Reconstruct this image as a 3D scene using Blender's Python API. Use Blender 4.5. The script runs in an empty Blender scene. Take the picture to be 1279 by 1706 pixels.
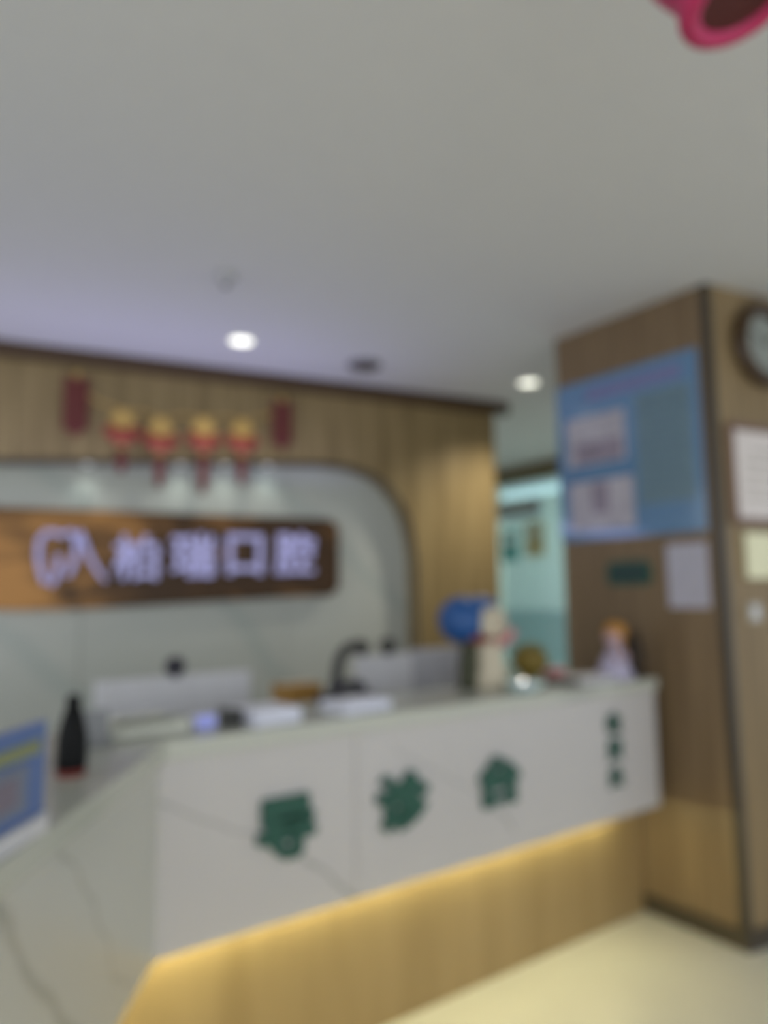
import bpy, bmesh, math, random
from mathutils import Vector, Matrix
random.seed(4)
sc = bpy.context.scene
PI = math.pi

# ------------------------------------------------------------------ camera
# phone held at 1.5 m, pitched up about 6.5 degrees; X runs along the desk front, Y into the room
F_PX, CX, CY, CAM_H = 1173.0, 639.5, 853.0, 1.5
AX = Vector((0.81536774, -0.05843346, -0.57598697))
AY = Vector((-0.57885123, -0.10003464, -0.80927395))
AZ = Vector((-0.01032997, 0.99326663, -0.1153893))
ROT = Matrix((AX, AY, AZ))
cam_data = bpy.data.cameras.new('camera')
cam_data.sensor_fit = 'VERTICAL'; cam_data.sensor_height = 36.0; cam_data.sensor_width = 27.0
cam_data.lens = F_PX / 1706 * 36
cam_data.clip_start = 0.02
cam = bpy.data.objects.new('camera', cam_data)
sc.collection.objects.link(cam)
cam.matrix_world = Matrix.Translation((0, 0, CAM_H)) @ ROT.to_4x4()
sc.camera = cam
# the photograph is out of focus all over: the lens is focused very close
DEFOCUS = True
cam_data.dof.use_dof = DEFOCUS
cam_data.dof.focus_distance = 0.25
BLUR_PX = 31.0
_f = cam_data.lens / 1000
_c = BLUR_PX / 1706 * 0.036
cam_data.dof.aperture_fstop = _f * _f / (_c * 0.25)

# ------------------------------------------------------------------ world and light
w = bpy.data.worlds.new('world'); sc.world = w; w.use_nodes = True
w.node_tree.nodes['Background'].inputs[0].default_value = (0.90, 0.95, 1.0, 1)
w.node_tree.nodes['Background'].inputs[1].default_value = 1.22

def area(name, loc, target, sx, sy, power, col):
    l = bpy.data.lights.new(name, 'AREA'); l.shape = 'RECTANGLE'; l.size = sx; l.size_y = sy
    l.energy = power; l.color = col
    o = bpy.data.objects.new(name, l); sc.collection.objects.link(o)
    o.location = loc
    o.rotation_euler = (Vector(target) - Vector(loc)).to_track_quat('-Z', 'Y').to_euler()
    return o
area('violet_ceiling_fill', (1.2, 3.95, 2.03), (1.1, 3.3, 3.4), 2.6, .06, 8, (0.50, 0.50, 1.0))  # unseen lamp added above the sign to tint the ceiling violet
area('front_fill', (-2.2, -3.6, 1.5), (1.6, 3.0, 1.7), 4.0, 2.4, 60, (0.96, 0.97, 1.0))  # unseen fill lamp added behind the camera to brighten the room

def spot(name, loc, power, col, size=2.3):
    l = bpy.data.lights.new(name, 'SPOT'); l.energy = power; l.color = col
    l.spot_size = size; l.spot_blend = 0.9; l.shadow_soft_size = 0.05
    o = bpy.data.objects.new(name, l); sc.collection.objects.link(o); o.location = loc
    return o

sc.view_settings.view_transform = 'Standard'; sc.view_settings.look = 'None'
sc.view_settings.gamma = 1.0; sc.view_settings.use_curve_mapping = False
sc.view_settings.exposure = 0.0
sc.cycles.use_denoising = True
sc.cycles.max_bounces = 8; sc.cycles.diffuse_bounces = 5
sc.cycles.sample_clamp_indirect = 4.0

# ------------------------------------------------------------------ materials
def srgb(c):
    return tuple((x/255/12.92 if x/255 <= 0.04045 else ((x/255+0.055)/1.055)**2.4) for x in c) + (1,)
MATS = {}
def mat(name, col, rough=0.5, metal=0.0, emit=None, strength=0, alpha=None, noise=0.04, scale=12, spec=0.5, trans=0):
    if name in MATS: return MATS[name]
    m = bpy.data.materials.new(name); m.use_nodes = True
    nt = m.node_tree; b = nt.nodes['Principled BSDF']
    c = srgb(col)
    b.inputs['Roughness'].default_value = rough; b.inputs['Metallic'].default_value = metal
    b.inputs['Specular IOR Level'].default_value = spec
    if noise:
        t = nt.nodes.new('ShaderNodeTexCoord'); n = nt.nodes.new('ShaderNodeTexNoise')
        n.inputs['Scale'].default_value = scale
        r = nt.nodes.new('ShaderNodeMix'); r.data_type = 'RGBA'
        r.inputs['A'].default_value = tuple(x*(1-noise*2) for x in c[:3]) + (1,)
        r.inputs['B'].default_value = tuple(min(1, x*(1+noise*2)) for x in c[:3]) + (1,)
        nt.links.new(t.outputs['Object'], n.inputs['Vector'])
        nt.links.new(n.outputs['Fac'], r.inputs['Factor'])
        nt.links.new(r.outputs['Result'], b.inputs['Base Color'])
    else:
        b.inputs['Base Color'].default_value = c
    if emit:
        b.inputs['Emission Color'].default_value = srgb(emit); b.inputs['Emission Strength'].default_value = strength
    if trans: b.inputs['Transmission Weight'].default_value = trans
    if alpha is not None: b.inputs['Alpha'].default_value = alpha
    MATS[name] = m
    return m

def wood(name, dark, light, rough=0.45, sx=14.0):
    """vertical grained laminate: noise stretched along Z plus board to board tone"""
    m = bpy.data.materials.new(name); m.use_nodes = True
    nt = m.node_tree; b = nt.nodes['Principled BSDF']; b.inputs['Roughness'].default_value = rough
    b.inputs['Specular IOR Level'].default_value = 0.35
    t = nt.nodes.new('ShaderNodeTexCoord'); mp = nt.nodes.new('ShaderNodeMapping')
    mp.inputs['Scale'].default_value = (sx, sx, 0.7)
    n = nt.nodes.new('ShaderNodeTexNoise'); n.inputs['Scale'].default_value = 1.6; n.inputs['Detail'].default_value = 6
    n.inputs['Roughness'].default_value = 0.6
    cr = nt.nodes.new('ShaderNodeValToRGB'); cr.color_ramp.elements[0].position = 0.3; cr.color_ramp.elements[1].position = 0.72
    cr.color_ramp.elements[0].color = srgb(dark); cr.color_ramp.elements[1].color = srgb(light)
    bp = nt.nodes.new('ShaderNodeBump'); bp.inputs['Strength'].default_value = 0.08; bp.inputs['Distance'].default_value = 0.01
    nt.links.new(t.outputs['Object'], mp.inputs['Vector']); nt.links.new(mp.outputs['Vector'], n.inputs['Vector'])
    nt.links.new(n.outputs['Fac'], cr.inputs['Fac']); nt.links.new(cr.outputs['Color'], b.inputs['Base Color'])
    nt.links.new(n.outputs['Fac'], bp.inputs['Height']); nt.links.new(bp.outputs['Normal'], b.inputs['Normal'])
    MATS[name] = m
    return m

def vein_marble(name, base, vein, lines, rough=0.28):
    """pale marble whose few veins run between given points (X, Z) of the slab, wavering a little"""
    m = bpy.data.materials.new(name); m.use_nodes = True
    nt = m.node_tree; b = nt.nodes['Principled BSDF']; b.inputs['Roughness'].default_value = rough
    L = nt.links.new
    def math_(op, a, c=None, clamp=False):
        n = nt.nodes.new('ShaderNodeMath'); n.operation = op; n.use_clamp = clamp
        for i, v in enumerate((a, c)):
            if v is None: continue
            if isinstance(v, (int, float)): n.inputs[i].default_value = v
            else: L(v, n.inputs[i])
        return n.outputs[0]
    t = nt.nodes.new('ShaderNodeTexCoord'); sp = nt.nodes.new('ShaderNodeSeparateXYZ'); L(t.outputs['Object'], sp.inputs[0])
    wn = nt.nodes.new('ShaderNodeTexNoise'); wn.inputs['Scale'].default_value = 5; L(t.outputs['Object'], wn.inputs['Vector'])
    wob = math_('MULTIPLY', math_('SUBTRACT', wn.outputs['Fac'], .5), .09)
    X_, Z_ = math_('ADD', sp.outputs['X'], 1.8), sp.outputs['Z']       # desk origin stands at x = 1.8
    tot = None
    for (x0, z0), (x1, z1), wd in lines:
        ln = math.hypot(x1-x0, z1-z0); dx, dz = (x1-x0)/ln, (z1-z0)/ln
        px = math_('SUBTRACT', X_, x0); pz = math_('SUBTRACT', Z_, z0)
        al = math_('ADD', math_('MULTIPLY', px, dx), math_('MULTIPLY', pz, dz))
        ac = math_('ADD', math_('SUBTRACT', math_('MULTIPLY', px, dz), math_('MULTIPLY', pz, dx)), wob)
        near = math_('SUBTRACT', 1.0, math_('DIVIDE', math_('ABSOLUTE', ac), wd), True)
        ins = math_('MULTIPLY', math_('MULTIPLY', math_('ADD', al, .02), 25, True), math_('MULTIPLY', math_('SUBTRACT', ln + .02, al), 25, True))
        v = math_('MULTIPLY', near, ins)
        tot = v if tot is None else math_('MAXIMUM', tot, v)
    n = nt.nodes.new('ShaderNodeTexNoise'); n.inputs['Scale'].default_value = 1.7; n.inputs['Detail'].default_value = 4; L(t.outputs['Object'], n.inputs['Vector'])
    mx0 = nt.nodes.new('ShaderNodeMix'); mx0.data_type = 'RGBA'; L(n.outputs['Fac'], mx0.inputs['Factor'])
    mx0.inputs['A'].default_value = tuple(x*0.93 for x in srgb(base)[:3]) + (1,)
    mx0.inputs['B'].default_value = tuple(min(1, x*1.06) for x in srgb(base)[:3]) + (1,)
    mx = nt.nodes.new('ShaderNodeMix'); mx.data_type = 'RGBA'; mx.inputs['B'].default_value = srgb(vein)
    L(math_('MULTIPLY', tot, .8), mx.inputs['Factor']); L(mx0.outputs['Result'], mx.inputs['A']); L(mx.outputs['Result'], b.inputs['Base Color'])
    MATS[name] = m
    return m

def marble(name, base, vein, rough=0.25, scale=0.9, amount=0.75, rot=(0.4, 0.5, 0.9)):
    m = bpy.data.materials.new(name); m.use_nodes = True
    nt = m.node_tree; b = nt.nodes['Principled BSDF']; b.inputs['Roughness'].default_value = rough
    t = nt.nodes.new('ShaderNodeTexCoord'); mp = nt.nodes.new('ShaderNodeMapping')
    mp.inputs['Rotation'].default_value = rot
    wv = nt.nodes.new('ShaderNodeTexWave'); wv.inputs['Scale'].default_value = scale
    wv.inputs['Distortion'].default_value = 5; wv.inputs['Detail'].default_value = 3; wv.inputs['Detail Scale'].default_value = 0.8
    cr = nt.nodes.new('ShaderNodeValToRGB')
    cr.color_ramp.elements[0].position = 0.0; cr.color_ramp.elements[0].color = (amount,)*3 + (1,)
    cr.color_ramp.elements[1].position = 0.07; cr.color_ramp.elements[1].color = (0, 0, 0, 1)
    n = nt.nodes.new('ShaderNodeTexNoise'); n.inputs['Scale'].default_value = 1.7; n.inputs['Detail'].default_value = 4
    mx0 = nt.nodes.new('ShaderNodeMix'); mx0.data_type = 'RGBA'
    mx0.inputs['A'].default_value = tuple(x*0.90 for x in srgb(base)[:3]) + (1,)
    mx0.inputs['B'].default_value = tuple(min(1, x*1.08) for x in srgb(base)[:3]) + (1,)
    mx = nt.nodes.new('ShaderNodeMix'); mx.data_type = 'RGBA'; mx.inputs['B'].default_value = srgb(vein)
    L = nt.links.new
    L(t.outputs['Object'], mp.inputs['Vector']); L(mp.outputs['Vector'], wv.inputs['Vector'])
    L(t.outputs['Object'], n.inputs['Vector']); L(n.outputs['Fac'], mx0.inputs['Factor'])
    L(wv.outputs['Fac'], cr.inputs['Fac']); L(cr.outputs['Color'], mx.inputs['Factor'])
    L(mx0.outputs['Result'], mx.inputs['A']); L(mx.outputs['Result'], b.inputs['Base Color'])
    MATS[name] = m
    return m

wood('oak_wall', (114, 96, 62), (152, 133, 92))
wood('oak_pillar', (102, 84, 62), (130, 110, 84))
wood('oak_right', (116, 97, 68), (146, 126, 92))
wood('oak_kick', (142, 119, 80), (160, 136, 95), sx=6)
mat('cornice', (70, 50, 26), 0.5)
mat('dark_trim', (62, 54, 42), 0.4)
mat('joint', (92, 92, 88), 0.8)
mat('groove', (60, 46, 30), 0.8)
vein_marble('marble_desk', (187, 184, 183), (128, 130, 128), [((1.10, .70), (1.32, .53), .011), ((.62, .96), (1.10, .70), .006), ((1.84, .76), (2.02, .60), .010), ((1.45, .99), (1.84, .76), .004)])
marble('marble_top', (180, 182, 172), (140, 142, 134), 0.22, 0.35, 0.5)
marble('marble_wall', (178, 182, 175), (150, 162, 158), 0.25, 0.35, 0.4, (0.2, 0.9, 0.3))
mat('paint', (205, 205, 202), 0.8, noise=0.01)
mat('floor_tile', (204, 200, 190), 0.2, noise=0.03, scale=3)
mat('black', (10, 11, 12), 0.6, spec=.2)
mat('dark_red', (120, 36, 28), 0.6)
mat('green_letter', (22, 76, 62), 0.35)
mat('white_plastic', (196, 196, 200), 0.45)
mat('grey_plastic', (168, 168, 174), 0.45)
mat('paper', (226, 228, 240), 0.7)
mat('led', (250, 252, 200), emit=(252, 250, 190), strength=50, noise=0)
mat('lamp_glow', (255, 255, 245), emit=(255, 255, 236), strength=2, noise=0)
mat('letter_glow', (160, 160, 200), emit=(168, 166, 225), strength=0.34, noise=0)

# ------------------------------------------------------------------ geometry helpers
def ray(px, py):
    return ROT @ Vector((px - CX, -(py - CY), -F_PX)).normalized()
def on_z(px, py, z):
    r = ray(px, py); return Vector((0, 0, CAM_H)) + r * ((z - CAM_H) / r.z)
def on_plane(px, py, p, n):
    r = ray(px, py); o = Vector((0, 0, CAM_H)); n = Vector(n)
    return o + r * ((Vector(p) - o).dot(n) / r.dot(n))

class MB:
    def __init__(s): s.bm = bmesh.new()
    def _xf(s, verts, M):
        bmesh.ops.transform(s.bm, matrix=M, verts=verts)
    def box(s, c, size, rz=0.0, bevel=0.0, rx=0.0, ry=0.0):
        r = bmesh.ops.create_cube(s.bm, size=1)
        vs = r['verts']
        s._xf(vs, Matrix.Diagonal((*size, 1)))
        if bevel:
            es = list({e for v in vs for e in v.link_edges})
            g = bmesh.ops.bevel(s.bm, geom=es, offset=bevel, segments=2, affect='EDGES', profile=0.6)
            vs = list({v for f in g['faces'] for v in f.verts} | {v for v in vs if v.is_valid})
        s._xf(vs, Matrix.Translation(c) @ Matrix.Rotation(rz, 4, 'Z') @ Matrix.Rotation(ry, 4, 'Y') @ Matrix.Rotation(rx, 4, 'X'))
        return s
    def prism(s, poly, vec):
        a = [s.bm.verts.new(Vector(p)) for p in poly]; b = [s.bm.verts.new(Vector(p) + Vector(vec)) for p in poly]
        n = len(poly)
        s.bm.faces.new(a); s.bm.faces.new(b[::-1])
        for i in range(n): s.bm.faces.new((a[i], b[i], b[(i+1) % n], a[(i+1) % n]))
        bmesh.ops.recalc_face_normals(s.bm, faces=s.bm.faces)
        return s
    def lathe(s, prof, c, segs=24, M=None, sx=1.0, sy=1.0):
        M = M or Matrix.Identity(4)
        rings = []
        for r, z in prof:
            if r < 1e-5: rings.append([s.bm.verts.new(Matrix.Translation(c) @ M @ Vector((0, 0, z)))])
            else: rings.append([s.bm.verts.new(Matrix.Translation(c) @ M @ Vector((r*sx*math.cos(2*PI*k/segs), r*sy*math.sin(2*PI*k/segs), z))) for k in range(segs)])
        for A, B in zip(rings, rings[1:]):
            for k in range(segs):
                j = (k+1) % segs
                if len(A) == 1 and len(B) == 1: continue
                if len(A) == 1: s.bm.faces.new((A[0], B[k], B[j]))
                elif len(B) == 1: s.bm.faces.new((A[k], A[j], B[0]))
                else: s.bm.faces.new((A[k], A[j], B[j], B[k]))
        if len(rings[0]) > 1: s.bm.faces.new(rings[0][::-1])
        if len(rings[-1]) > 1: s.bm.faces.new(rings[-1])
        bmesh.ops.recalc_face_normals(s.bm, faces=s.bm.faces)
        return s
    def ball(s, c, r, sx=1, sy=1, sz=1, seg=20, rot=None):
        g = bmesh.ops.create_uvsphere(s.bm, u_segments=seg, v_segments=seg//2+2, radius=r)
        M = Matrix.Translation(c) @ (rot.to_4x4() if rot else Matrix.Identity(4)) @ Matrix.Diagonal((sx, sy, sz, 1))
        s._xf(g['verts'], M); return s
    def tube(s, pts, r, segs=10, r2=None):
        pts = [Vector(p) for p in pts]; rings = []; n = len(pts); up = None
        for i, p in enumerate(pts):
            t = (pts[min(i+1, n-1)] - pts[max(i-1, 0)]).normalized()
            if up is None: up = t.orthogonal().normalized()
            up = (up - t * up.dot(t)).normalized(); sd = t.cross(up)
            rr = r if r2 is None else r + (r2 - r) * i / (n-1)
            rings.append([s.bm.verts.new(p + (up*math.cos(2*PI*k/segs) + sd*math.sin(2*PI*k/segs))*rr) for k in range(segs)])
        for A, B in zip(rings, rings[1:]):
            for k in range(segs): s.bm.faces.new((A[k], A[(k+1) % segs], B[(k+1) % segs], B[k]))
        s.bm.faces.new(rings[0][::-1]); s.bm.faces.new(rings[-1])
        bmesh.ops.recalc_face_normals(s.bm, faces=s.bm.faces)
        return s
    def torus(s, c, R, r, M=None, seg=40, sg=12):
        M = M or Matrix.Identity(4); rings = []
        for k in range(seg):
            a = 2*PI*k/seg
            rings.append([s.bm.verts.new(Matrix.Translation(c) @ M @ Vector(((R+r*math.cos(2*PI*j/sg))*math.cos(a), (R+r*math.cos(2*PI*j/sg))*math.sin(a), r*math.sin(2*PI*j/sg)))) for j in range(sg)])
        for k in range(seg):
            A, B = rings[k], rings[(k+1) % seg]
            for j in range(sg): s.bm.faces.new((A[j], B[j], B[(j+1) % sg], A[(j+1) % sg]))
        return s
    def build(s, name, m, parent=None, smooth=False, loc=None):
        me = bpy.data.meshes.new(name)
        base = world_loc(parent) if parent is not None else (Vector(loc) if loc is not None else Vector((0, 0, 0)))
        bmesh.ops.translate(s.bm, verts=s.bm.verts, vec=-base)
        s.bm.to_mesh(me); s.bm.free()
        if smooth:
            for p in me.polygons: p.use_smooth = True
        o = bpy.data.objects.new(name, me); sc.collection.objects.link(o)
        me.materials.append(MATS[m] if isinstance(m, str) else m)
        if parent is not None: o.parent = parent; WL[o.name] = base
        else: o.location = base; WL[o.name] = base
        return o
WL = {}
def world_loc(o): return WL[o.name]
def thing(name, label, cat, loc=(0, 0, 0), group=None):
    o = bpy.data.objects.new(name, None); o.empty_display_size = 0.1; sc.collection.objects.link(o)
    o.location = loc; WL[o.name] = Vector(loc); o['label'] = label; o['category'] = cat
    if group: o['group'] = group
    return o
def tag(o, label, cat, group=None):
    o['label'] = label; o['category'] = cat
    if group: o['group'] = group
    return o
def shell(name, loc=(0, 0, 0)):
    o = bpy.data.objects.new(name, None); sc.collection.objects.link(o); o.location = loc; WL[o.name] = Vector(loc)
    o['kind'] = 'structure'; return o
def struct(o): o['kind'] = 'structure'; return o

def glyph(ch, name, m, parent, centre, right, up, wd, ht, depth=0.01, bold=0.02, fat=0):
    """one character of built-in lettering, fitted to wd x ht and stood on a plane"""
    cu = bpy.data.curves.new('glyph', 'FONT'); cu.body = ch; cu.size = 1; cu.extrude = 0.5; cu.offset = bold
    cu.resolution_u = 3
    tmp = bpy.data.objects.new('glyph', cu); sc.collection.objects.link(tmp)
    dg = bpy.context.evaluated_depsgraph_get()
    me = bpy.data.meshes.new_from_object(tmp.evaluated_get(dg))
    bpy.data.objects.remove(tmp)
    xs = [v.co.x for v in me.vertices]; ys = [v.co.y for v in me.vertices]
    x0, x1, y0, y1 = min(xs), max(xs), min(ys), max(ys)
    if fat:
        bm = bmesh.new()
        for k in range(9):
            n0 = len(bm.verts); bm.from_mesh(me); bm.verts.ensure_lookup_table()
            dx, dy = (0, 0) if k == 8 else (fat*math.cos(k*PI/4), fat*math.sin(k*PI/4))
            for v in bm.verts[n0:]: v.co += Vector((dx, dy, k*.004))
        bm.to_mesh(me); bm.free()
        x0 -= fat; x1 += fat; y0 -= fat; y1 += fat
    right = Vector(right).normalized(); up = Vector(up).normalized(); nrm = right.cross(up)
    base = world_loc(parent); c = Vector(centre)
    for v in me.vertices:
        a = ((v.co.x - x0)/(x1-x0) - 0.5)*wd; b = ((v.co.y - y0)/(y1-y0) - 0.5)*ht
        v.co = c + right*a + up*b + nrm*((v.co.z + 0.5)*depth) - base
    me.materials.clear(); me.materials.append(MATS[m])
    o = bpy.data.objects.new(name, me); sc.collection.objects.link(o); o.parent = parent; WL[o.name] = base
    return o

# ------------------------------------------------------------------ the room
ZC = 2.92
struct(MB().box((3.9, 4.0, -0.05), (14.2, 13, 0.1)).build('floor', 'floor_tile'))
struct(MB().box((3.9, 4.0, ZC + 0.05), (14.2, 13, 0.1)).build('ceiling', 'paint'))

# back wall: runs at a slight angle; A = point under the ceiling line, D along it, N towards the viewer
A = Vector((0.46, 4.33, 0)); D = Vector((0.9836, -0.1804, 0)); N = Vector((-0.1804, -0.9836, 0))
def wp(u, z, off=0.0): return A + D*u + Vector((0, 0, z)) + N*off
def wuv(px, py, off=0.0):
    p = on_plane(px, py, A + N*off, N); return (p - A).dot(D), p.z
END = 3.28                                    # right end of the wooden wall
arch = [wuv(*q) for q in ((0, 768), (300, 770), (540, 773), (585, 779), (620, 792), (645, 810), (665, 835), (678, 862), (686, 892), (692, 935))]
arch = [(-2.6, arch[0][1] - 0.12)] + arch + [(arch[-1][0], 0.0)]
def arch_z(u):
    if u >= arch[-1][0]: return 0.0
    for (a, b), (c, d) in zip(arch, arch[1:]):
        if a <= u <= c and c > a: return b + (d-b)*(u-a)/(c-a)
    return arch[0][1]
T = 0.13
wall = shell('wall_back', A)
edges = [-2.6 + 0.27*k for k in range(30)]
edges = [e for e in edges if e < END - 0.1] + [END]
ua = arch[-1][0]
for e0, e1 in zip(edges, edges[1:]):
    a, b = e0 + 0.0015, e1 - 0.0015
    us = sorted({a, b} | {u for u, z in arch if a < u < b})
    if ua <= a:
        poly = [(a, 0), (b, 0), (b, ZC), (a, ZC)]
    else:
        poly = []
        for u in us:
            if u <= ua: poly.append((u, arch_z(u - 1e-6) if abs(u-ua) < 1e-6 else arch_z(u)))
        if b > ua: poly += [(ua, 0.0), (b, 0.0)]
        poly += [(b, ZC), (a, ZC)]
    mb = MB().prism([wp(u, z) for u, z in poly], -N*T)
    mb.build('board', 'oak_wall', wall)
MB().prism([wp(-2.6, 2.45, -0.02), wp(END-0.02, 2.45, -0.02), wp(END-0.02, ZC, -0.02), wp(-2.6, ZC, -0.02)], -N*(T-0.03)).build('backing', 'groove', wall)
# edge profile lining the arch
pts = [wp(u, z, 0.006) for u, z in arch[:-1]] + [wp(arch[-1][0], 0.02, 0.006)]
MB().tube(pts, 0.014, 8).build('edge_profile', 'dark_trim', wall)
# marble slabs in the recess with open joints
seams = [-2.7, -1.35] + [wuv(x, 1100, -T)[0] for x in (132, 478)] + [ua + 0.05]
for s0, s1 in zip(seams, seams[1:]):
    MB().prism([wp(s0+.002, 0, -T), wp(s1-.002, 0, -T), wp(s1-.002, 2.6, -T), wp(s0+.002, 2.6, -T)], -N*0.02).build('marble_slab', 'marble_wall', wall)
MB().prism([wp(-2.7, 0, -T-.014), wp(ua+.1, 0, -T-.014), wp(ua+.1, 2.6, -T-.014), wp(-2.7, 2.6, -T-.014)], -N*0.02).build('joint_backing', 'joint', wall)
MB().prism([wp(-2.7, 0, -T-.04), wp(END, 0, -T-.04), wp(END, ZC, -T-.04), wp(-2.7, ZC, -T-.04)], -N*0.1).build('wall_core', 'paint', wall)
# cornice, wrapping a little past the end
struct(MB().prism([wp(-2.6, ZC-.088, .002), wp(END+.10, ZC-.088, .002), wp(END+.10, ZC-.002, .002), wp(-2.6, ZC-.002, .002)], N*0.05).build('trim_1', 'cornice', loc=wp(0, ZC-.075)))

# small spots recessed in the arch soffit wash the marble above the sign
for px_, where in ((145, 'leftmost, under the left firecracker string'), (300, 'between the second and third tassel ornaments'), (375, 'between the third and fourth tassel ornaments'), (445, 'right of the last tassel ornament')):
    u_, _z = wuv(px_, 790, -.07)
    fit = MB().lathe([(.022, -.006), (.024, 0)], wp(u_, arch_z(u_) - .002, -.065), 16)
    tag(fit.build('soffit_spot', mat('spot_glow', (240, 240, 235), emit=(240, 250, 245), strength=.7, noise=0), loc=wp(u_, arch_z(u_) - .008, -.065)), 'tiny recessed spotlight in the arch soffit, ' + where, 'light', 'spotlights in the arch soffit')
    l_ = spot('soffit_lamp', tuple(wp(u_, arch_z(u_) - .015, -.065)), 1.6, (.9, 1.0, .96), 2.0)

# pillar
PX, PY0, PY1 = 3.04, 1.68, 2.58
RD = Vector((0.9836, -0.1804, 0)); RN = Vector((-0.1804, -0.9836, 0))    # right hand face
pil = shell('wall_right', (PX, PY0, 0))
def rp(u, z, off=0.0): return Vector((PX, PY0, 0)) + RD*u + Vector((0, 0, z)) + RN*off
MB().prism([(PX+.015, PY0+.03, 0), (PX+.015, PY1, 0), (PX+1.6, PY1, 0), (PX+1.6, PY0-.26, 0)], (0, 0, ZC)).build('core', 'groove', pil)
n = 3; wdt = (PY1 - PY0 - .03)/n
for k in range(n):
    y0 = PY0 + .03 + k*wdt
    MB().box((PX+.0075, y0+wdt/2, ZC/2+.04), (.015, wdt-.003, ZC-.08)).build('board', 'oak_pillar', pil)
for k in range(5):
    u0, u1 = .035 + k*.3, .035 + (k+1)*.3 - .003
    MB().prism([rp(u0, .08), rp(u1, .08), rp(u1, ZC), rp(u0, ZC)], -RN*0.02).build('board', 'oak_right', pil)
MB().prism([(PX-.004, PY0+.032, 0.08), (PX-.004, PY0-.004, .08), tuple(rp(.034, .08, .002)), tuple(rp(.034, .08, -.02)), (PX+.02, PY0+.032, .08)], (0, 0, ZC-.08)).build('corner_trim', 'dark_trim', pil)
bb = shell('baseboard_right', (PX, PY0, 0))
MB().box((PX-.004, (PY0+2.165)/2, .04), (.022, 2.165-PY0+.02, .08)).build('side_board', 'dark_trim', bb)
MB().prism([rp(-.012, 0, -.01), rp(1.5, 0, -.01), rp(1.5, .08, -.01), rp(-.012, .08, -.01)], RN*0.022).build('front_board', 'dark_trim', bb)

# ------------------------------------------------------------------ far glazed partition (right hand corridor side)
GX = 5.85
mat('glass', (205, 235, 232), 0.05, alpha=0.25, noise=0)
mat('header', (96, 84, 50), 0.5)
mat('mint_wall', (216, 234, 230), 0.6)
mat('teal_cabinet', (86, 128, 138), 0.4)
mat('strip_light', (225, 250, 255), emit=(190, 232, 240), strength=1.1, noise=0)
mat('sill', (176, 190, 176), 0.5)
win = shell('window_1', (GX, 5.4, 0))
MB().box((GX, 5.0, 2.86), (.12, 4.4, .22)).build('header', 'header', win)
MB().box((GX, 5.0, .35), (.14, 4.4, .70)).build('sill', 'sill', win)
for y in (3.6, 4.75, 5.9, 7.05):
    MB().box((GX, y, 1.72), (.06, .04, 2.06)).build('mullion', 'sill', win)
for y in (4.175, 5.325, 6.475):
    MB().box((GX, y, 1.72), (.008, 1.11, 2.06)).build('pane', 'glass', win)
struct(MB().box((8.0, 5.5, 1.46), (.1, 6.0, ZC)).build('wall_far', 'mint_wall'))
struct(MB().box((5.2, 8.6, 1.46), (6.0, .1, ZC)).build('wall_side', 'mint_wall'))
cab = thing('wall_cabinet', 'teal cabinet row seen low through the glazed partition', 'cabinet', (7.6, 6.2, 0))
MB().box((7.6, 6.4, .62), (.5, 3.6, 1.24), bevel=.01).build('body', 'teal_cabinet', cab)
for k in range(6):
    MB().box((7.34, 4.9+k*.6, .62), (.02, .57, 1.16), bevel=.004).build('door', 'teal_cabinet', cab)
tl = thing('tube_light', 'long bright white light fitting under the ceiling behind the glass', 'light', (6.5, 5.9, 2.7))
MB().box((6.5, 5.9, 2.86), (.20, 3.4, .11), bevel=.005).build('housing', 'white_plastic', tl)
MB().box((6.5, 5.9, 2.73), (.16, 3.3, .07), bevel=.01).build('diffuser', 'strip_light', tl)
area('far_room_fill', (7.0, 4.0, 2.85), (7.2, 5.2, 0.9), .6, 1.4, 150, (0.90, 1.0, 1.0))  # extra lamp added out of view to brighten the room behind the glass
mat('teal_poster', (84, 158, 150), 0.6); mat('sand_poster', (176, 168, 122), 0.6); mat('grey_poster', (130, 138, 140), .6)
def flat_poster(name, label, c, sy, sz, m, m2):
    t = thing(name, label, 'poster', c)
    MB().box(c, (.006, sy, sz)).build('sheet', m, t)
    MB().box((c[0]-.004, c[1], c[2]+sz*.22), (.003, sy*.7, sz*.25)).build('print_block', m2, t)
flat_poster('poster', 'teal poster stuck on the glass partition, left of the sandy one', (GX-.02, 5.72, 2.02), .26, .34, 'teal_poster', 'mint_wall')
flat_poster('poster', 'sandy yellow poster on the glass partition beside the teal poster', (GX-.02, 5.34, 2.08), .28, .38, 'sand_poster', 'sill')
flat_poster('poster', 'wide grey poster high on the glass partition, above the coloured posters', (GX-.02, 5.60, 2.44), .7, .20, 'grey_poster', 'sill')

# ------------------------------------------------------------------ reception desk
desk = thing('reception_desk', 'white marble reception desk with green lettering and a glowing wooden plinth', 'desk', (1.8, 2.2, 0))
FY, FX1 = 2.0, 2.95
C0 = Vector((.655, FY)); W = Vector((-.56, -.8285)); WN = Vector((.8285, -.56))    # wing direction, outward normal
wing_end = C0 + W*2.1
def inset(d):
    """desk outline moved inwards by d: main right end, corner, wing end"""
    y = FY + d
    # wing line: C0 - WN*d + W*t ; hit y
    p = C0 - WN*d; t = (y - p.y)/W.y; c = p + W*t
    return Vector((FX1, y)), c, wing_end - WN*d
def band(d0, d1, z0, z1, name, m, x_end=None):
    a0, b0, c0 = inset(d0); a1, b1, c1 = inset(d1)
    if x_end: a0.x = x_end; a1.x = x_end
    mb = MB()
    mb.prism([(*a0, z0), (*b0, z0), (*b1, z0), (*a1, z0)], (0, 0, z1-z0))
    mb.prism([(*b0, z0), (*c0, z0), (*c1, z0), (*b1, z0)], (0, 0, z1-z0))
    return mb.build(name, m, desk)
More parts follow.
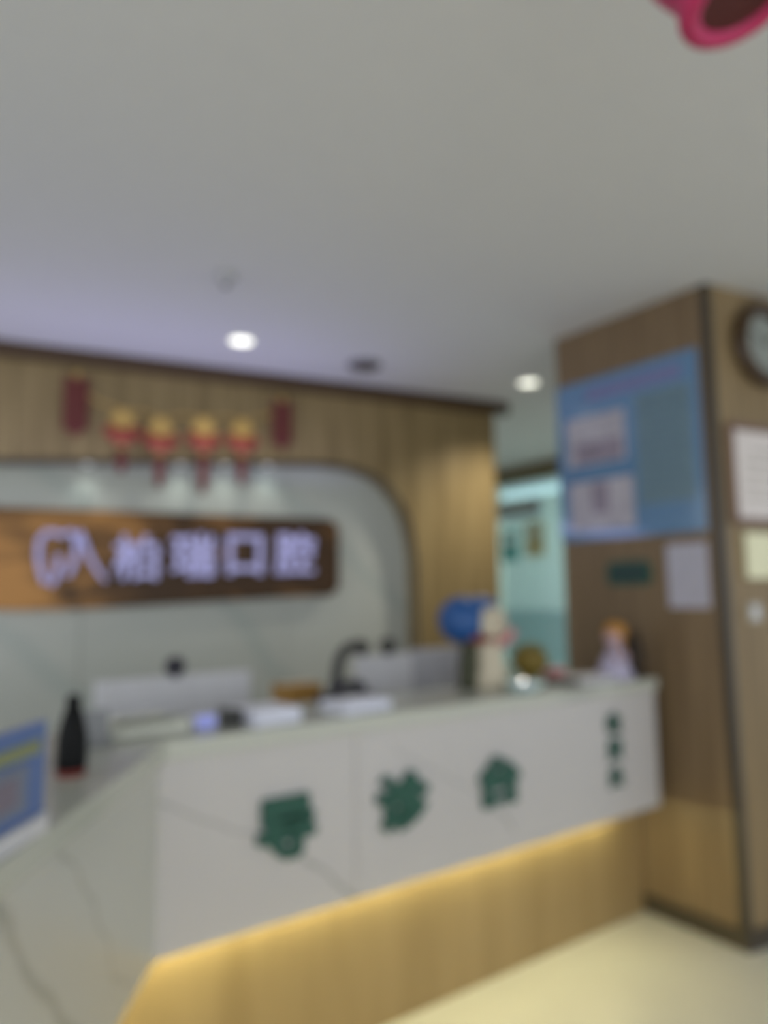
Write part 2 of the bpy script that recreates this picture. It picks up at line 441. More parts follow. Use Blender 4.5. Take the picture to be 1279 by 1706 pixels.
# front slabs with fine joints; the wing's veins run diagonally down its face
def wq(px, py):
    p = on_plane(px, py, (*C0, 0), (*WN, 0)); return (p.x, p.z)
vein_marble('marble_wing', (184, 185, 179), (144, 146, 139), [(wq(-40, 1510), wq(150, 1730), .014), (wq(95, 1400), wq(215, 1640), .006)])

xs = [FX1, 1.94, 0.655]
joint_x = [2.95, 1.30, .655]
def face_piece(p, q, z0, z1, th=.02):
    p, q = Vector(p), Vector(q); d = (q-p).normalized(); nn = Vector((-d.y, d.x))
    if nn.dot(Vector((0, -1)) if abs(d.y) < .1 else WN) > 0: nn = -nn
    MB().prism([(*p, z0), (*q, z0), (*(q+nn*th), z0), (*(p+nn*th), z0)], (0, 0, z1-z0)).build('front_panel', 'marble_desk' if abs(d.y) < .1 else 'marble_wing', desk)
face_piece((FX1, FY), (1.302, FY), .53, 1.05)
face_piece((1.298, FY), (.655, FY), .53, 1.05)
w1, w2 = C0 + W*.85, C0 + W*.853
face_piece(C0, w1, .53, 1.05); face_piece(w2, wing_end, .53, 1.05)
band(.021, .06, .535, 1.045, 'carcass', 'joint')
band(-.02, .36, 1.05, 1.10, 'countertop', 'marble_top')
band(.06, .40, .53, .555, 'soffit', 'marble_desk')
MB().box((FX1-.01, FY+.19, .80), (.02, .34, .50)).build('end_panel', 'marble_desk', desk)
band(.34, .36, .74, 1.05, 'inner_panel', 'white_plastic')
band(.36, .95, .72, .75, 'worktop', 'marble_top')
band(.165, .185, 0.0, .53, 'kick_panel', 'oak_kick', 3.03)
band(.90, .92, 0.0, .72, 'rear_panel', 'white_plastic')
# LED strip in the overhang
a0, b0, c0 = inset(.126); a1, b1, c1 = inset(.138)
a0.x = a1.x = 2.80
mb = MB()
mb.prism([(*a0, .515), (*b0, .515), (*b1, .515), (*a1, .515)], (0, 0, .014))
mb.prism([(*b0, .515), (*c0, .515), (*c1, .515), (*b1, .515)], (0, 0, .014))
mb.build('led_strip', 'led', desk)
# lettering
R_ = (1, 0, 0); U_ = (0, 0, 1)
for ch, x, wd, ht, z in (('导', 1.045, .20, .185, .80), ('诊', 1.487, .225, .195, .803), ('台', 1.941, .215, .186, .80)):
    glyph(ch, 'character', 'green_letter', desk, (x, FY, z), R_, U_, wd, ht, .016, .02, .038)
for ch, z in (('收', .93), ('费', .82), ('处', .705)):
    glyph(ch, 'character', 'green_letter', desk, (2.635, FY, z), R_, U_, .098, .088, .012, .02, .02)

# ------------------------------------------------------------------ illuminated wall sign
nodes_m = bpy.data.materials.new('sign_wood'); nodes_m.use_nodes = True
nt = nodes_m.node_tree; b = nt.nodes['Principled BSDF']; b.inputs['Roughness'].default_value = .35; b.inputs['Specular IOR Level'].default_value = .25
t = nt.nodes.new('ShaderNodeTexCoord'); mp = nt.nodes.new('ShaderNodeMapping'); mp.inputs['Scale'].default_value = (1.1, 1.1, 3.2); mp.inputs['Rotation'].default_value = (0, .5, 0)
nz = nt.nodes.new('ShaderNodeTexNoise'); nz.inputs['Scale'].default_value = 1.5; nz.inputs['Detail'].default_value = 4; nz.inputs['Distortion'].default_value = 1.2
cr = nt.nodes.new('ShaderNodeValToRGB'); cr.color_ramp.elements[0].position = .38; cr.color_ramp.elements[0].color = srgb((64, 42, 16))
cr.color_ramp.elements[1].position = .72; cr.color_ramp.elements[1].color = srgb((190, 136, 72))
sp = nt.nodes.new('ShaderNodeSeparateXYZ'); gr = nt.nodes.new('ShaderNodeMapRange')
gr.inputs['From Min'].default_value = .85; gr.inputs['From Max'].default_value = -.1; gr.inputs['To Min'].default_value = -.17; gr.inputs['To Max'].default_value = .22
ad = nt.nodes.new('ShaderNodeMath'); ad.operation = 'ADD'
L = nt.links.new
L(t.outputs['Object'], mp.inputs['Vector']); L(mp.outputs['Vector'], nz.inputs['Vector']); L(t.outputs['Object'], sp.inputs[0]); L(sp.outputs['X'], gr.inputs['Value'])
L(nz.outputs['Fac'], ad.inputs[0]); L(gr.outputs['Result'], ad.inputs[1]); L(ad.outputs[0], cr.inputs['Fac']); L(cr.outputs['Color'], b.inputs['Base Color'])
MATS['sign_wood'] = nodes_m
SO = -.05
sign = thing('wall_sign', 'long brown wooden sign board with glowing pale violet characters on the marble wall', 'sign', wp(0, 1.7, SO))
uR, zT = wuv(562, 862, SO); _, zB = wuv(562, 985, SO)
zT, zB = 2.0, 1.49
uL = -.55
def rr(u0, u1, z0, z1, r, k=8):
    out = []
    for cu, cz, a in ((u1-r, z1-r, 0), (u0+r, z1-r, 90), (u0+r, z0+r, 180), (u1-r, z0+r, 270)):
        for i in range(k+1):
            th = math.radians(a + 90*i/k); out.append((cu + r*math.cos(th), cz + r*math.sin(th)))
    return out
def sign_z(u, z):
    if z > 1.75: return z
    return z - .06*max(0, min(1, (uR - .25 - u)/1.3)) * (1.0 if u > .05 else max(0.2, 1 + (u-.05)*1.5))
outline = rr(uL, uR+.01, zB, zT, .09)
lo = [q for q in outline if q[1] < zB+.001]
outline = outline[:27] + [(uL+.09 + (uR-.09-uL-.08)*k/16, zB) for k in range(1, 16)] + outline[27:]
MB().prism([wp(u, sign_z(u, z), SO) for u, z in outline], -N*.06).build('board', 'sign_wood', sign)
for u in (-.2, .9, 1.8):
    MB().box(wp(u, 1.75, SO-.07), (.05, .03, .05), rz=-.18).build('spacer', 'dark_trim', sign)
for ch, x0, x1, y0, y1 in (('柏', 190, 262, 891, 966), ('瑞', 285, 357, 888, 962), ('口', 378, 436, 890, 958), ('腔', 457, 522, 886, 958)):
    ua0, za = wuv(x0, y0, SO); ub0, zb = wuv(x1, y1, SO)
    glyph(ch, 'character', 'letter_glow', sign, wp((ua0+ub0)/2, (za+zb)/2, SO), D, U_, ub0-ua0, za-zb, .03, .02)
# tooth-like emblem: an arch of two roots and a long tail sweeping to the right
def emb(pts, r): 
    return [wp(*wuv(x, y, SO), SO+.02) for x, y in pts]
MB().tube(emb([(76, 972), (68, 950), (64, 925), (66, 900), (76, 888), (92, 888), (104, 892), (118, 886), (128, 900), (126, 925), (120, 945), (112, 960)], SO+.02), .017, 8).build('emblem', 'letter_glow', sign)
MB().tube(emb([(84, 975), (92, 965), (97, 945), (97, 925)], 0), .017, 8).build('emblem', 'letter_glow', sign)
MB().tube(emb([(132, 886), (140, 905), (150, 930), (162, 950), (176, 968)], 0), .019, 8, .012).build('emblem', 'letter_glow', sign)

# ------------------------------------------------------------------ festive hangings on the wooden fascia
mat('gold', (184, 152, 84), 0.45, .2); mat('festive_red', (150, 62, 48), .6); mat('deep_red', (98, 42, 34), .7)
def cracker(label, px, y0, y1):
    u, zt = wuv(px, y0, .05); _, zb = wuv(px, y1, .05)
    t = thing('firecracker_string', label, 'decoration', wp(u, zb, .05), 'red firecracker hangings on the fascia')
    mb = MB()
    n = 9
    for k in range(n):
        z = zb + (zt-zb)*(k+.5)/n
        for s in (-1, 1):
            M = Matrix.Rotation(math.atan2(D.y, D.x), 4, 'Z') @ Matrix.Rotation(s*math.radians(52), 4, 'Y')
            mb.lathe([(.014, -.045), (.018, -.03), (.018, .03), (.014, .045)], wp(u+s*.028, z, .05), 10, M)
    mb.build('firecracker', 'deep_red', t)
    MB().tube([wp(u, zb-.03, .05), wp(u, zt+.04, .05)], .005, 6).build('cord', 'festive_red', t)
    MB().ball(wp(u, zt+.03, .05), .02, seg=12).build('knot', 'gold', t, True)
cracker('dark red firecracker string hanging left of the four gold ornaments', 128, 632, 720)
cracker('red firecracker string hanging right of the four gold ornaments', 470, 672, 742)
orn = []
def ornament(label, px, ytop, ymid, ylow):
    u, zt = wuv(px, ytop, .06); _, zm = wuv(px, ymid, .06); _, zl = wuv(px, ylow, .06)
    t = thing('tassel_ornament', label, 'decoration', wp(u, zt, .06), 'gold and red tassel ornaments on the fascia')
    zc = zt - .09
    M = Matrix.Rotation(math.atan2(D.y, D.x), 4, 'Z')
    # golden fan
    fan = [wp(u, zc-.07, .05)] + [wp(u + .085*math.sin(a), zc-.07 + .15*math.cos(a), .05) for a in [math.radians(-62 + 124*i/12) for i in range(13)]]
    MB().prism(fan, N*.015).build('gold_fan', 'gold', t)
    # red bowl shaped knot
    MB().ball(wp(u, zc-.085, .065), .075, 1.1, .45, .62, 16).build('red_knot', 'festive_red', t, True)
    for s in (-1, 1):
        MB().torus(wp(u+s*.066, zc-.055, .06), .026, .012, M @ Matrix.Rotation(PI/2, 4, 'X'), 16, 6).build('loop', 'festive_red', t, True)
    MB().ball(wp(u, zc-.14, .06), .022, seg=10).build('bead', 'gold', t, True)
    MB().lathe([(.012, 0), (.026, -.02), (.030, -(zc-.15-zl)*.6), (.016, -(zc-.15-zl))][::-1], wp(u, zc-.15, .06), 12).build('tassel', 'deep_red', t)
ornament('leftmost gold fan ornament with red knot and short tassel', 205, 678, 735, 788)
ornament('gold fan ornament with tassel, second from the left firecracker string', 268, 692, 745, 812)
ornament('gold fan ornament with the longest tassel, third from the left', 340, 692, 748, 822)
ornament('rightmost gold fan ornament with orange red knot, near right firecracker string', 404, 696, 740, 806)
sw = [wuv(*q, .045) for q in ((128, 640), (160, 668), (205, 684), (236, 686), (268, 696), (304, 692), (340, 696), (372, 694), (404, 699), (440, 694), (470, 682))]
tag(MB().tube([wp(u, z, .045) for u, z in sw], .007, 6).build('garland_cord', 'gold', loc=wp(sw[5][0], sw[5][1], .045)), 'thin gold cord swagged across the wooden fascia', 'garland')

# ------------------------------------------------------------------ ceiling fittings
def downlight(label, px, py, power):
    p = on_z(px, py, ZC)
    t = thing('downlight', label, 'light', (p.x, p.y, ZC-.012), 'recessed ceiling downlights')
    MB().torus((p.x, p.y, ZC-.004), .072, .009, None, 32, 8).build('trim_ring', 'white_plastic', t, True)
    MB().lathe([(.064, -.004), (.064, -.001)], (p.x, p.y, ZC-.003), 28).build('lens', 'lamp_glow', t)
    spot('downlight_lamp', (p.x, p.y, ZC-.03), power, (1.0, .93, .80))
downlight('round glowing downlight in the ceiling above the wall sign', 402, 566, 14)
downlight('round glowing downlight in the ceiling beside the wooden pillar', 880, 636, 92)
p = on_z(376, 459, ZC)
t = thing('smoke_detector', 'small round grey smoke detector on the ceiling', 'detector', (p.x, p.y, ZC-.03))
MB().lathe([(.02, -.045), (.03, -.03), (.042, -.012), (.045, -.001)], (p.x, p.y, ZC), 24).build('body', 'grey_plastic', t, True)
MB().lathe([(.010, -.056), (.014, -.045)], (p.x, p.y, ZC), 16).build('sensor', 'dark_trim', t)
p = on_z(607, 607, ZC)
t = thing('ceiling_speaker', 'flat round grey ceiling speaker above the fascia', 'speaker', (p.x, p.y, ZC-.02))
mat('speaker_grey', (112, 110, 118), .6)
MB().lathe([(.09, -.018), (.105, -.010), (.11, -.001)], (p.x, p.y, ZC), 32).build('frame', 'speaker_grey', t, True)
MB().lathe([(.085, -.022), (.088, -.016)], (p.x, p.y, ZC), 32).build('grille', 'dark_trim', t)

# red hanging lantern, close to the camera
mat('magenta_fabric', (176, 38, 88), .5); mat('lantern_dark', (78, 26, 22), .7)
lc = Vector((1.035, .485, 2.42))
LM = Matrix.Rotation(math.radians(-13), 4, Vector((.9, .43, 0)))
t = thing('hanging_lantern', 'magenta red round lantern hanging from the ceiling in the top right corner', 'lantern', (lc.x, lc.y, lc.z))
MB().torus(lc, .076, .017, LM, 48, 12).build('bottom_ring', 'magenta_fabric', t, True)
MB().lathe([(.09, 0), (.10, .03), (.135, .10), (.15, .17), (.14, .24), (.11, .30), (.085, .32)], lc, 32, LM, .84, .84).build('shade', 'magenta_fabric', t, True)
MB().lathe([(.072, -.004), (.072, .004)], lc, 32, LM).build('base_disc', 'lantern_dark', t)
MB().torus(lc + LM.to_3x3() @ Vector((0, 0, .32)), .072, .012, LM, 40, 10).build('top_ring', 'gold', t, True)
MB().tube([lc + LM.to_3x3() @ Vector((0, 0, .31)), (*(lc + LM.to_3x3() @ Vector((0, 0, .31))).xy, ZC)], .004, 6).build('cord', 'deep_red', t)

# ------------------------------------------------------------------ things on the pillar
def board_on_pillar(c_y, c_z, sy, sz, th, m, name, parent, off=0.0):
    return MB().box((PX - off - th/2, c_y, c_z), (th, sy, sz)).build(name, m, parent)
mat('poster_blue', (90, 126, 162), .10, spec=1.0, noise=.02); mat('poster_text', (104, 128, 140), .2, noise=.05, scale=30); mat('poster_title', (112, 116, 156), .2)
mat('photo_sky', (168, 164, 172), .25, noise=.15, scale=9); mat('photo_dark', (136, 127, 140), .25, noise=.2, scale=14); mat('text_line', (84, 108, 124), .3)
pc = ((2.585+1.733)/2, 2.20); pw, ph = .84, .86
t = thing('wall_poster', 'large glossy blue information poster with two photos on the pillar', 'poster', (PX, pc[0], pc[1]))
board_on_pillar(pc[0], pc[1], pw, ph, .008, 'poster_blue', 'panel', t)
board_on_pillar(2.33, 2.30, .37, .26, .002, 'photo_sky', 'photo', t, .008)
board_on_pillar(2.31, 2.235, .29, .11, .002, 'photo_dark', 'photo_foreground', t, .010)
board_on_pillar(2.31, 1.95, .40, .26, .002, 'photo_sky', 'photo', t, .008)
board_on_pillar(2.31, 1.985, .10, .16, .002, 'photo_dark', 'photo_foreground', t, .010)
board_on_pillar(1.93, 2.20, .30, .56, .001, 'poster_text', 'text_block', t, .008)
for k in range(11):
    board_on_pillar(1.93, 2.44 - k*.048, .26 - (.08 if k % 4 == 3 else 0), .012, .001, 'text_line', 'text_line', t, .0095)
board_on_pillar(2.10, 2.545, .55, .07, .001, 'poster_title', 'title_bar', t, .008)
t = thing('paper_notice', 'white paper notice taped below the blue poster on the pillar', 'notice', (PX, 1.85, 1.57))
mat('notice_white', (172, 170, 184), .6)
board_on_pillar(1.852, 1.57, .205, .297, .002, 'notice_white', 'sheet', t)
for k in range(8):
    board_on_pillar(1.852, 1.67 - k*.028, .15 - (.04 if k % 3 == 2 else 0), .005, .0006, 'grey_plastic', 'text_line', t, .002)
t = thing('door_plate', 'small dark green rounded plate below the poster on the pillar', 'plate', (PX, 2.165, 1.59))
mb = MB(); mb.prism([(PX, 2.165+u, 1.59+z) for u, z in rr(-.125, .125, -.058, .058, .03)], (-.012, 0, 0)); mb.build('plate', 'green_letter', t)
mat('plate_rim', (20, 52, 50), .4)
mb = MB(); mb.prism([(PX-.012, 2.165+u, 1.59+z) for u, z in rr(-.105, .105, -.040, .040, .02)], (-.003, 0, 0)); mb.build('face', 'plate_rim', t)

def on_right(u, z, su, sz, th, m, name, parent, off=0.0):
    return MB().prism([rp(u-su/2, z-sz/2, off), rp(u+su/2, z-sz/2, off), rp(u+su/2, z+sz/2, off), rp(u-su/2, z+sz/2, off)], RN*th).build(name, m, parent)
RM = Matrix.Rotation(math.atan2(RD.y, RD.x), 4, 'Z') @ Matrix.Rotation(PI/2, 4, 'X')
ku, kz, kr = .355, 2.665, .205
t = thing('wall_clock', 'round wall clock with dark brown rim high on the right wall', 'clock', rp(ku, kz))
mat('clock_rim', (62, 44, 24), .35); mat('clock_face', (140, 146, 140), .4)
MB().torus(rp(ku, kz, .03), kr-.028, .034, RM, 48, 12).build('rim', 'clock_rim', t, True)
MB().lathe([(kr-.03, 0), (kr-.03, .02)], rp(ku, kz, .002), 40, RM).build('face', 'clock_face', t)
for a, l_, wd in ((50, .09, .008), (-60, .13, .005)):
    a = math.radians(a); e = rp(ku + l_*math.sin(a), kz + l_*math.cos(a), .028)
    MB().tube([rp(ku, kz, .028), e], wd/2, 6).build('hand', 'black', t)
for k in range(12):
    a = 2*PI*k/12
    MB().tube([rp(ku+.13*math.sin(a), kz+.13*math.cos(a), .024), rp(ku+.148*math.sin(a), kz+.148*math.cos(a), .024)], .003, 5).build('hour_mark', 'black', t)
mat('frame_brown', (112, 84, 70), .4); mat('cert_paper', (214, 206, 202), .5)
t = thing('framed_certificate', 'framed white certificate with red brown frame under the clock', 'certificate', rp(.34, 2.03))
fw, fz0, fz1, fu0 = .028, 1.81, 2.25, .085
fu1 = fu0 + .60
on_right((fu0+fu1)/2, (fz0+fz1)/2, fu1-fu0, fz1-fz0, .008, 'cert_paper', 'sheet', t)
for (u, z, su, sz) in (((fu0+fu1)/2, fz0, fu1-fu0+.02, fw), ((fu0+fu1)/2, fz1, fu1-fu0+.02, fw), (fu0, (fz0+fz1)/2, fw, fz1-fz0), (fu1, (fz0+fz1)/2, fw, fz1-fz0)):
    on_right(u, z, su, sz, .02, 'frame_brown', 'frame_rail', t, .001)
mat('faint_print', (176, 170, 162), .6)
for k in range(5):
    on_right(.34, 2.14 - k*.055, .34 - (.1 if k == 0 else 0), .012, .001, 'faint_print', 'text_line', t, .008)
mat('cream_board', (226, 224, 188), .4); mat('board_edge', (150, 138, 104), .5)
t = thing('notice_board', 'cream coloured notice panel below the framed certificate', 'notice', rp(.42, 1.66))
on_right(.415, 1.66, .58, .22, .010, 'board_edge', 'backing', t)
on_right(.42, 1.655, .565, .205, .003, 'cream_board', 'panel', t, .010)
t = thing('light_switch', 'small pale wall switch below the cream notice panel', 'switch', rp(.175, 1.40))
mat('switch_grey', (166, 160, 142), .5)
on_right(.175, 1.40, .086, .086, .008, 'switch_grey', 'plate', t)
on_right(.175, 1.40, .05, .06, .004, 'white_plastic', 'rocker', t, .008)

# ------------------------------------------------------------------ things on and behind the desk
TZ = 1.10; WZ = .75
# blue display sign on the wing
mat('sign_blue', (84, 108, 158), .3); mat('sign_blue_light', (110, 118, 136), .4); mat('sign_yellow', (126, 132, 96), .5); mat('sign_violet', (116, 108, 122), .5)
t = thing('counter_display', 'blue counter display with yellow line and white foot at the left edge', 'display', (.17, 1.33, TZ))
dd = Vector((.62, .785, 0)).normalized(); dn = Vector((dd.y, -dd.x, 0))
O = Vector((.250, 1.385, TZ))
def dp(a, z, off=0): return O - dd*a + Vector((0, 0, z)) + dn*off
MB().prism([dp(0, 0, .012), dp(.32, 0, .012), dp(.32, .03, .012), dp(0, .03, .012)], -dn*.075).build('foot', 'white_plastic', t)
MB().prism([dp(-.004, .025), dp(.30, .028), dp(.30, .185), dp(-.004, .185)], -dn*.012).build('panel', 'sign_blue', t)
MB().prism([dp(.018, .135, .001), dp(.29, .135, .001), dp(.29, .158, .001), dp(.018, .158, .001)], dn*.002).build('yellow_line', 'sign_yellow', t)
MB().prism([dp(.055, .05, .001), dp(.27, .05, .001), dp(.27, .125, .001), dp(.055, .125, .001)], dn*.002).build('pale_block', 'sign_blue_light', t)
MB().prism([dp(.085, .065, .003), dp(.24, .065, .003), dp(.24, .11, .003), dp(.085, .11, .003)], dn*.001).build('picture', 'sign_violet', t)
# black sanitiser bottle
bx = Vector((.375, 1.76, TZ))
t = thing('black_bottle', 'tall tapered black bottle with reddish foot on the desk wing', 'bottle', bx)
MB().lathe([(.030, 0), (.032, .003), (.032, .012), (.030, .015)], bx, 24).build('foot_ring', 'dark_red', t, True)
MB().lathe([(.033, .014), (.034, .03), (.033, .08), (.027, .115), (.020, .14), (.015, .15)], bx, 24).build('body', 'black', t, True)
MB().lathe([(.016, .148), (.016, .17), (.010, .178), (0, .179)], bx, 20).build('cap', 'black', t, True)
# grey tilted card stand between bottle and papers
bx = Vector((.50, 2.06, TZ))
mat('mid_grey', (128, 130, 132), .5)
t = thing('card_stand', 'small grey leaning card stand beside the black bottle', 'stand', bx)
MB().box(bx + Vector((0, 0, .006)), (.075, .06, .012), bevel=.003).build('foot', 'mid_grey', t)
MB().box(bx + Vector((0, .01, .05)), (.07, .006, .085), rx=-.3, bevel=.002).build('card', 'mid_grey', t)

def sheets(name, label, cx, cy, sx, sy, n, rz=0, m='paper', grp=None, z0=TZ):
    t = thing(name, label, 'paper', (cx, cy, z0), grp)
    for k in range(n):
        MB().box((cx + random.uniform(-.006, .006), cy + random.uniform(-.006, .006), z0 + .004 + k*.0085), (sx, sy, .008), rz=rz + random.uniform(-.05, .05), bevel=.001).build('booklet', m, t)
sheets('paper_stack', 'stack of white papers near the middle of the counter, left of other stack', 1.035, 2.12, .165, .16, 5, .1, grp='white papers on the counter')
sheets('paper_stack', 'stack of white papers on the counter in front of the middle monitors', 1.375, 2.12, .20, .15, 4, .05, grp='white papers on the counter')
mat('cream_paper', (206, 208, 196), .6)
# open tissue tray / receipt roll
t = thing('document_tray', 'low cream tray holding curled slips left of the card reader', 'tray', (.66, 2.15, TZ))
MB().box((.66, 2.15, TZ+.004), (.23, .13, .008), bevel=.002).build('base', 'cream_paper', t)
for (x, y, sx, sy) in ((.66, 2.088, .23, .006), (.66, 2.212, .23, .006), (.548, 2.15, .006, .13), (.772, 2.15, .006, .13)):
    MB().box((x, y, TZ+.016), (sx, sy, .032), bevel=.001).build('rim', 'cream_paper', t)
for k in range(3):
    c = Vector((.60+.05*k, 2.14, TZ+.012))
    MB().prism([c + Vector((-.05*math.cos(a), 0, .035*math.sin(a))) for a in [PI*i/10 for i in range(11)]] + [c + Vector((.047*math.cos(a), 0, .032*math.sin(a))) for a in [PI*i/10 for i in range(11)]], (0, .07, 0)).build('curled_slip', 'cream_paper', t)
mat('reader_blue', (150, 156, 216), .3, emit=(120, 130, 220), strength=.25)
t = thing('card_reader', 'small card reader with lit pale blue screen on the counter', 'card reader', (.82, 2.12, TZ))
MB().box((.82, 2.12, TZ+.022), (.075, .06, .044), bevel=.006).build('body', 'white_plastic', t)
MB().box((.82, 2.087, TZ+.024), (.06, .006, .036), bevel=.001).build('screen', 'reader_blue', t)
mat('charcoal', (50, 50, 48), .5)
t = thing('stapler', 'small dark stapler beside the lit card reader', 'stapler', (.925, 2.15, TZ))
MB().box((.905, 2.10, TZ+.007), (.066, .04, .014), bevel=.004).build('base', 'charcoal', t)
MB().box((.905, 2.10, TZ+.034), (.07, .036, .034), ry=.12, bevel=.006).build('arm', 'charcoal', t)

def monitor(label, x0, x1, y, ztop, h=.34, m='white_plastic', grp='monitors behind the counter seen from the back', slope=0.0):
    c = (x0+x1)/2; wd = x1-x0
    t = thing('computer_monitor', label, 'monitor', (c, y, WZ), grp)
    MB().box((c, y, ztop-h/2), (wd, .03, h), ry=slope, bevel=.008).build('housing', m, t)
    MB().box((c, y-.022, ztop-h/2-.02), (wd*.5, .025, h*.5), bevel=.01).build('rear_bulge', m, t)
    MB().box((c, y+.017, ztop-h/2), (wd-.03, .004, h-.03)).build('screen', 'black', t)
    MB().box((c, y-.02, (ztop-h/2+WZ)/2), (.05, .02, ztop-h/2-WZ), bevel=.004).build('neck', m, t)
    MB().box((c, y, WZ+.008), (.22, .17, .016), bevel=.006).build('foot', m, t)
monitor('wide light grey monitor back at the left, under the small black camera', .625, 1.205, 2.62, 1.207)
monitor('light grey monitor back beside the black gooseneck lamp', 1.69, 1.99, 2.60, 1.230, m='white_plastic')
monitor('light grey monitor back just left of the hooded doll', 2.00, 2.30, 2.62, 1.243, m='grey_plastic')
def webcam(label, x, y, z, m):
    t = thing('webcam', label, 'camera', (x, y, z), 'small cameras on the monitors')
    MB().box((x, y, z+.006), (.03, .04, .012), bevel=.003).build('clip', m, t)
    MB().ball((x, y-.005, z+.042), .040, 1, .9, .9, 16).build('body', m, t, True)
    MB().lathe([(.014, 0), (.014, .012)], (x, y+.028, z+.042), 14, Matrix.Rotation(-PI/2, 4, 'X')).build('lens', 'black', t)
mat('violet_black', (30, 28, 42), .4)
webcam('round dark webcam on top of the wide left monitor', .905, 2.62, 1.200, 'violet_black')
webcam('round charcoal webcam on the monitor beside the gooseneck lamp', 1.86, 2.60, 1.230, 'charcoal')

# gooseneck lamp
t = thing('gooseneck_lamp', 'black gooseneck lamp curving up behind the counter beside the middle monitor', 'lamp', (1.50, 2.50, WZ))
MB().lathe([(.075, 0), (.078, .01), (.07, .022), (.02, .03)], (1.50, 2.50, WZ), 28).build('base', 'black', t, True)
q = [(1.50, 2.50, WZ+.02), (1.50, 2.50, 1.02), (1.525, 2.5, 1.11), (1.535, 2.5, 1.17), (1.54, 2.5, 1.21), (1.555, 2.5, 1.25), (1.585, 2.5, 1.277), (1.63, 2.5, 1.283)]
MB().tube(q, .025, 12).build('neck', 'charcoal', t, True)
MB().tube([(1.62, 2.5, 1.286), (1.645, 2.5, 1.283), (1.675, 2.5, 1.27)], .028, 12, .032).build('head', 'charcoal', t, True)
t = thing('desk_phone', 'dark desk telephone at the foot of the gooseneck lamp', 'telephone', (1.36, 2.27, TZ))
MB().box((1.43, 2.27, TZ+.0185), (.19, .12, .035), bevel=.01).build('body', 'violet_black', t)
MB().tube([(1.36, 2.25, TZ+.05), (1.38, 2.25, TZ+.066), (1.43, 2.25, TZ+.07), (1.48, 2.25, TZ+.066), (1.50, 2.25, TZ+.05)], .017, 10).build('handset', 'violet_black', t, True)
mat('kraft', (160, 120, 56), .7)
t = thing('cardboard_box', 'small brown cardboard box behind the papers left of the telephone', 'box', (1.36, 2.5, WZ))
MB().box((1.46, 2.70, WZ+.19), (.16, .15, .38), bevel=.004).build('carton', 'kraft', t)
MB().box((1.46, 2.70, WZ+.381), (.16, .04, .003)).build('tape', 'cream_paper', t)

# hooded doll on the counter
mat('hood_blue', (24, 76, 136), .45); mat('cream_cloth', (196, 186, 164), .8); mat('olive_cloth', (70, 72, 54), .8)
mat('skin_doll', (214, 188, 164), .6); mat('scarf_red', (120, 56, 48), .7); mat('pink', (190, 130, 130), .7)
dc = Vector((2.09, 2.262, TZ))
t = thing('hooded_doll', 'cloth doll with a big blue hood, cream face and red scarf on the counter', 'doll', dc)
vr = Vector((.82, -.57, 0)); vf = Vector((-.57, -.82, 0))      # the doll's right-in-view and toward-viewer directions
def q3(a, b, z): return dc + vr*a + vf*b + Vector((0, 0, z))
MB().ball(q3(-.06, -.01, .285), .104, 1, 1, .98, 24).build('hood', 'hood_blue', t, True)
MB().ball(q3(.02, -.02, .345), .085, 1.05, .8, .5, 20).build('hood_brim', 'hood_blue', t, True)
MB().ball(q3(.055, .0, .275), .078, 1, .95, 1.0, 24).build('face', 'cream_cloth', t, True)
for s in (-1, 1): MB().ball(q3(.085 + s*.022, .062 - s*.02, .295), .008, seg=10).build('eye', 'black', t, True)
MB().ball(q3(.10, .05, .275), .010, seg=10).build('nose', 'pink', t, True)
MB().tube([q3(.07, .068, .252), q3(.088, .066, .247), q3(.106, .055, .252)], .003, 6).build('mouth', 'scarf_red', t, True)
MB().torus(q3(.01, 0, .205), .05, .02, None, 28, 10).build('scarf', 'scarf_red', t, True)
MB().lathe([(.085, 0), (.083, .03), (.07, .10), (.058, .16), (.045, .21), (.02, .225)], q3(.045, 0, 0), 28).build('robe', 'cream_cloth', t, True)
MB().lathe([(.050, .0), (.050, .04), (.045, .12), (.035, .19), (.01, .205)], q3(-.035, .02, 0), 24).build('vest', 'olive_cloth', t, True)
MB().tube([q3(.085, .02, .18), q3(.13, .03, .21), q3(.155, .03, .245)], .024, 12, .018).build('arm', 'pink', t, True)
MB().tube([q3(-.04, .05, .17), q3(-.05, .075, .12), q3(-.03, .09, .09)], .022, 12, .017).build('arm', 'olive_cloth', t, True)

# golden fruit ornament and glass dish
mat('old_gold', (116, 98, 32), .5, .1); mat('leaf', (96, 104, 44), .6)
g = Vector((2.42, 2.27, TZ))
t = thing('gold_ornament', 'squat golden fruit ornament with leaves between the doll and the figurine', 'ornament', g)
MB().lathe([(.04, 0), (.045, .012), (.03, .02), (.055, .04), (.082, .08), (.078, .12), (.05, .15), (0, .155)], g, 24).build('fruit', 'old_gold', t, True)
for k in range(5):
    a = 2*PI*k/5 + .4
    e = g + Vector((.07*math.cos(a), .07*math.sin(a), .155)); m_ = g + Vector((.035*math.cos(a), .035*math.sin(a), .165))
    MB().prism([g + Vector((0, 0, .150)), m_ + Vector((-.018*math.sin(a), .018*math.cos(a), 0)), e, m_ - Vector((-.018*math.sin(a), .018*math.cos(a), 0))], (0, 0, .003)).build('leaf', 'leaf', t)
mat('dish_glass', (214, 238, 240), .15)
g = Vector((2.175, 2.072, TZ))
t = thing('shallow_dish', 'shallow pale glassy dish at the counter edge below the gold ornament', 'dish', g)
MB().lathe([(.03, 0), (.035, .004), (.068, .02), (.085, .034), (.081, .034), (.062, .02), (.03, .01), (0, .009)], g, 32).build('bowl', 'dish_glass', t, True)
for k, (x, y) in enumerate(((0, 0), (.022, .012), (-.02, .014), (.004, -.022))):
    MB().ball(g + Vector((x, y, .024)), .013, seg=10).build('sweet', 'paper', t, True)
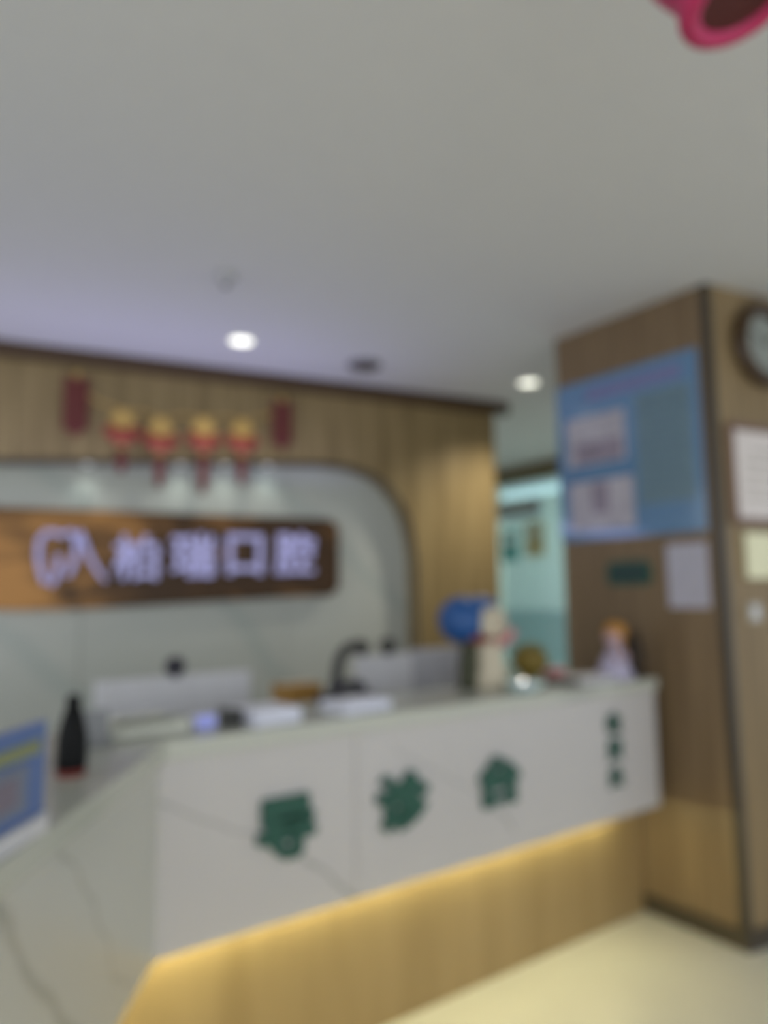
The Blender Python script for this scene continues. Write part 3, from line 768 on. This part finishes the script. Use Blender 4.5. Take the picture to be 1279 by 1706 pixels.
g = Vector((2.46, 2.12, TZ))
t = thing('calculator', 'dark grey calculator lying on the counter beside the gold ornament', 'calculator', g)
MB().box(g + Vector((0, 0, .01)), (.09, .13, .018), rz=.3, bevel=.004).build('body', 'charcoal', t)
MB().box(g + Vector((-.01, .035, .021)), (.07, .03, .003), rz=.3).build('display', 'mid_grey', t)
g = Vector((2.56, 2.25, TZ))
t = thing('pink_box', 'small pink box behind the calculator', 'box', g)
MB().box(g + Vector((0, 0, .025)), (.09, .06, .05), bevel=.003).build('carton', 'pink', t)
MB().box(g + Vector((0, 0, .051)), (.092, .062, .006), bevel=.001).build('lid', 'pink', t)
sheets('leaflet_stack', 'thin stack of pale grey leaflets at the right of the counter', 2.60, 2.09, .20, .13, 3, -.1, 'white_plastic')

# figurine with orange hair, white dress
mat('lilac_white', (178, 172, 196), .5); mat('orange_hair', (176, 124, 52), .6); mat('pale_pink', (176, 146, 148), .6)
g = Vector((2.785, 2.09, TZ))
t = thing('dress_figurine', 'figurine in a lilac white dress with orange hair at the desk end', 'figurine', g)
MB().lathe([(.085, 0), (.088, .012), (.075, .04), (.055, .09), (.032, .125), (.025, .15), (.028, .155)], g, 28).build('dress', 'lilac_white', t, True)
MB().ball(g + Vector((0, 0, .19)), .042, 1, 1, 1.05, 20).build('head', 'pale_pink', t, True)
MB().ball(g + Vector((.022, .004, .212)), .054, 1.05, 1.0, .95, 20).build('hair', 'orange_hair', t, True)
for s in (-1, 1):
    MB().tube([g + Vector((s*.02, -.01, .14)), g + Vector((s*.045, -.035, .11)), g + Vector((s*.03, -.055, .085))], .012, 10, .009).build('arm', 'pale_pink', t, True)
MB().tube([g + Vector((.05, .02, .2)), g + Vector((.06, .0, .15)), g + Vector((.055, -.01, .11))], .018, 10, .010).build('hair_lock', 'orange_hair', t, True)
mat('dark_brown', (44, 32, 20), .7)
g = Vector((2.915, 2.07, TZ))
t = thing('dark_vase', 'dark brown vase beside the figurine against the pillar', 'vase', g)
MB().lathe([(.025, 0), (.03, .01), (.040, .06), (.042, .12), (.03, .17), (.018, .19), (.026, .205)], g, 24).build('body', 'dark_brown', t, True)
MB().torus(g + Vector((0, 0, .205)), .023, .004, None, 20, 6).build('lip', 'dark_brown', t, True)
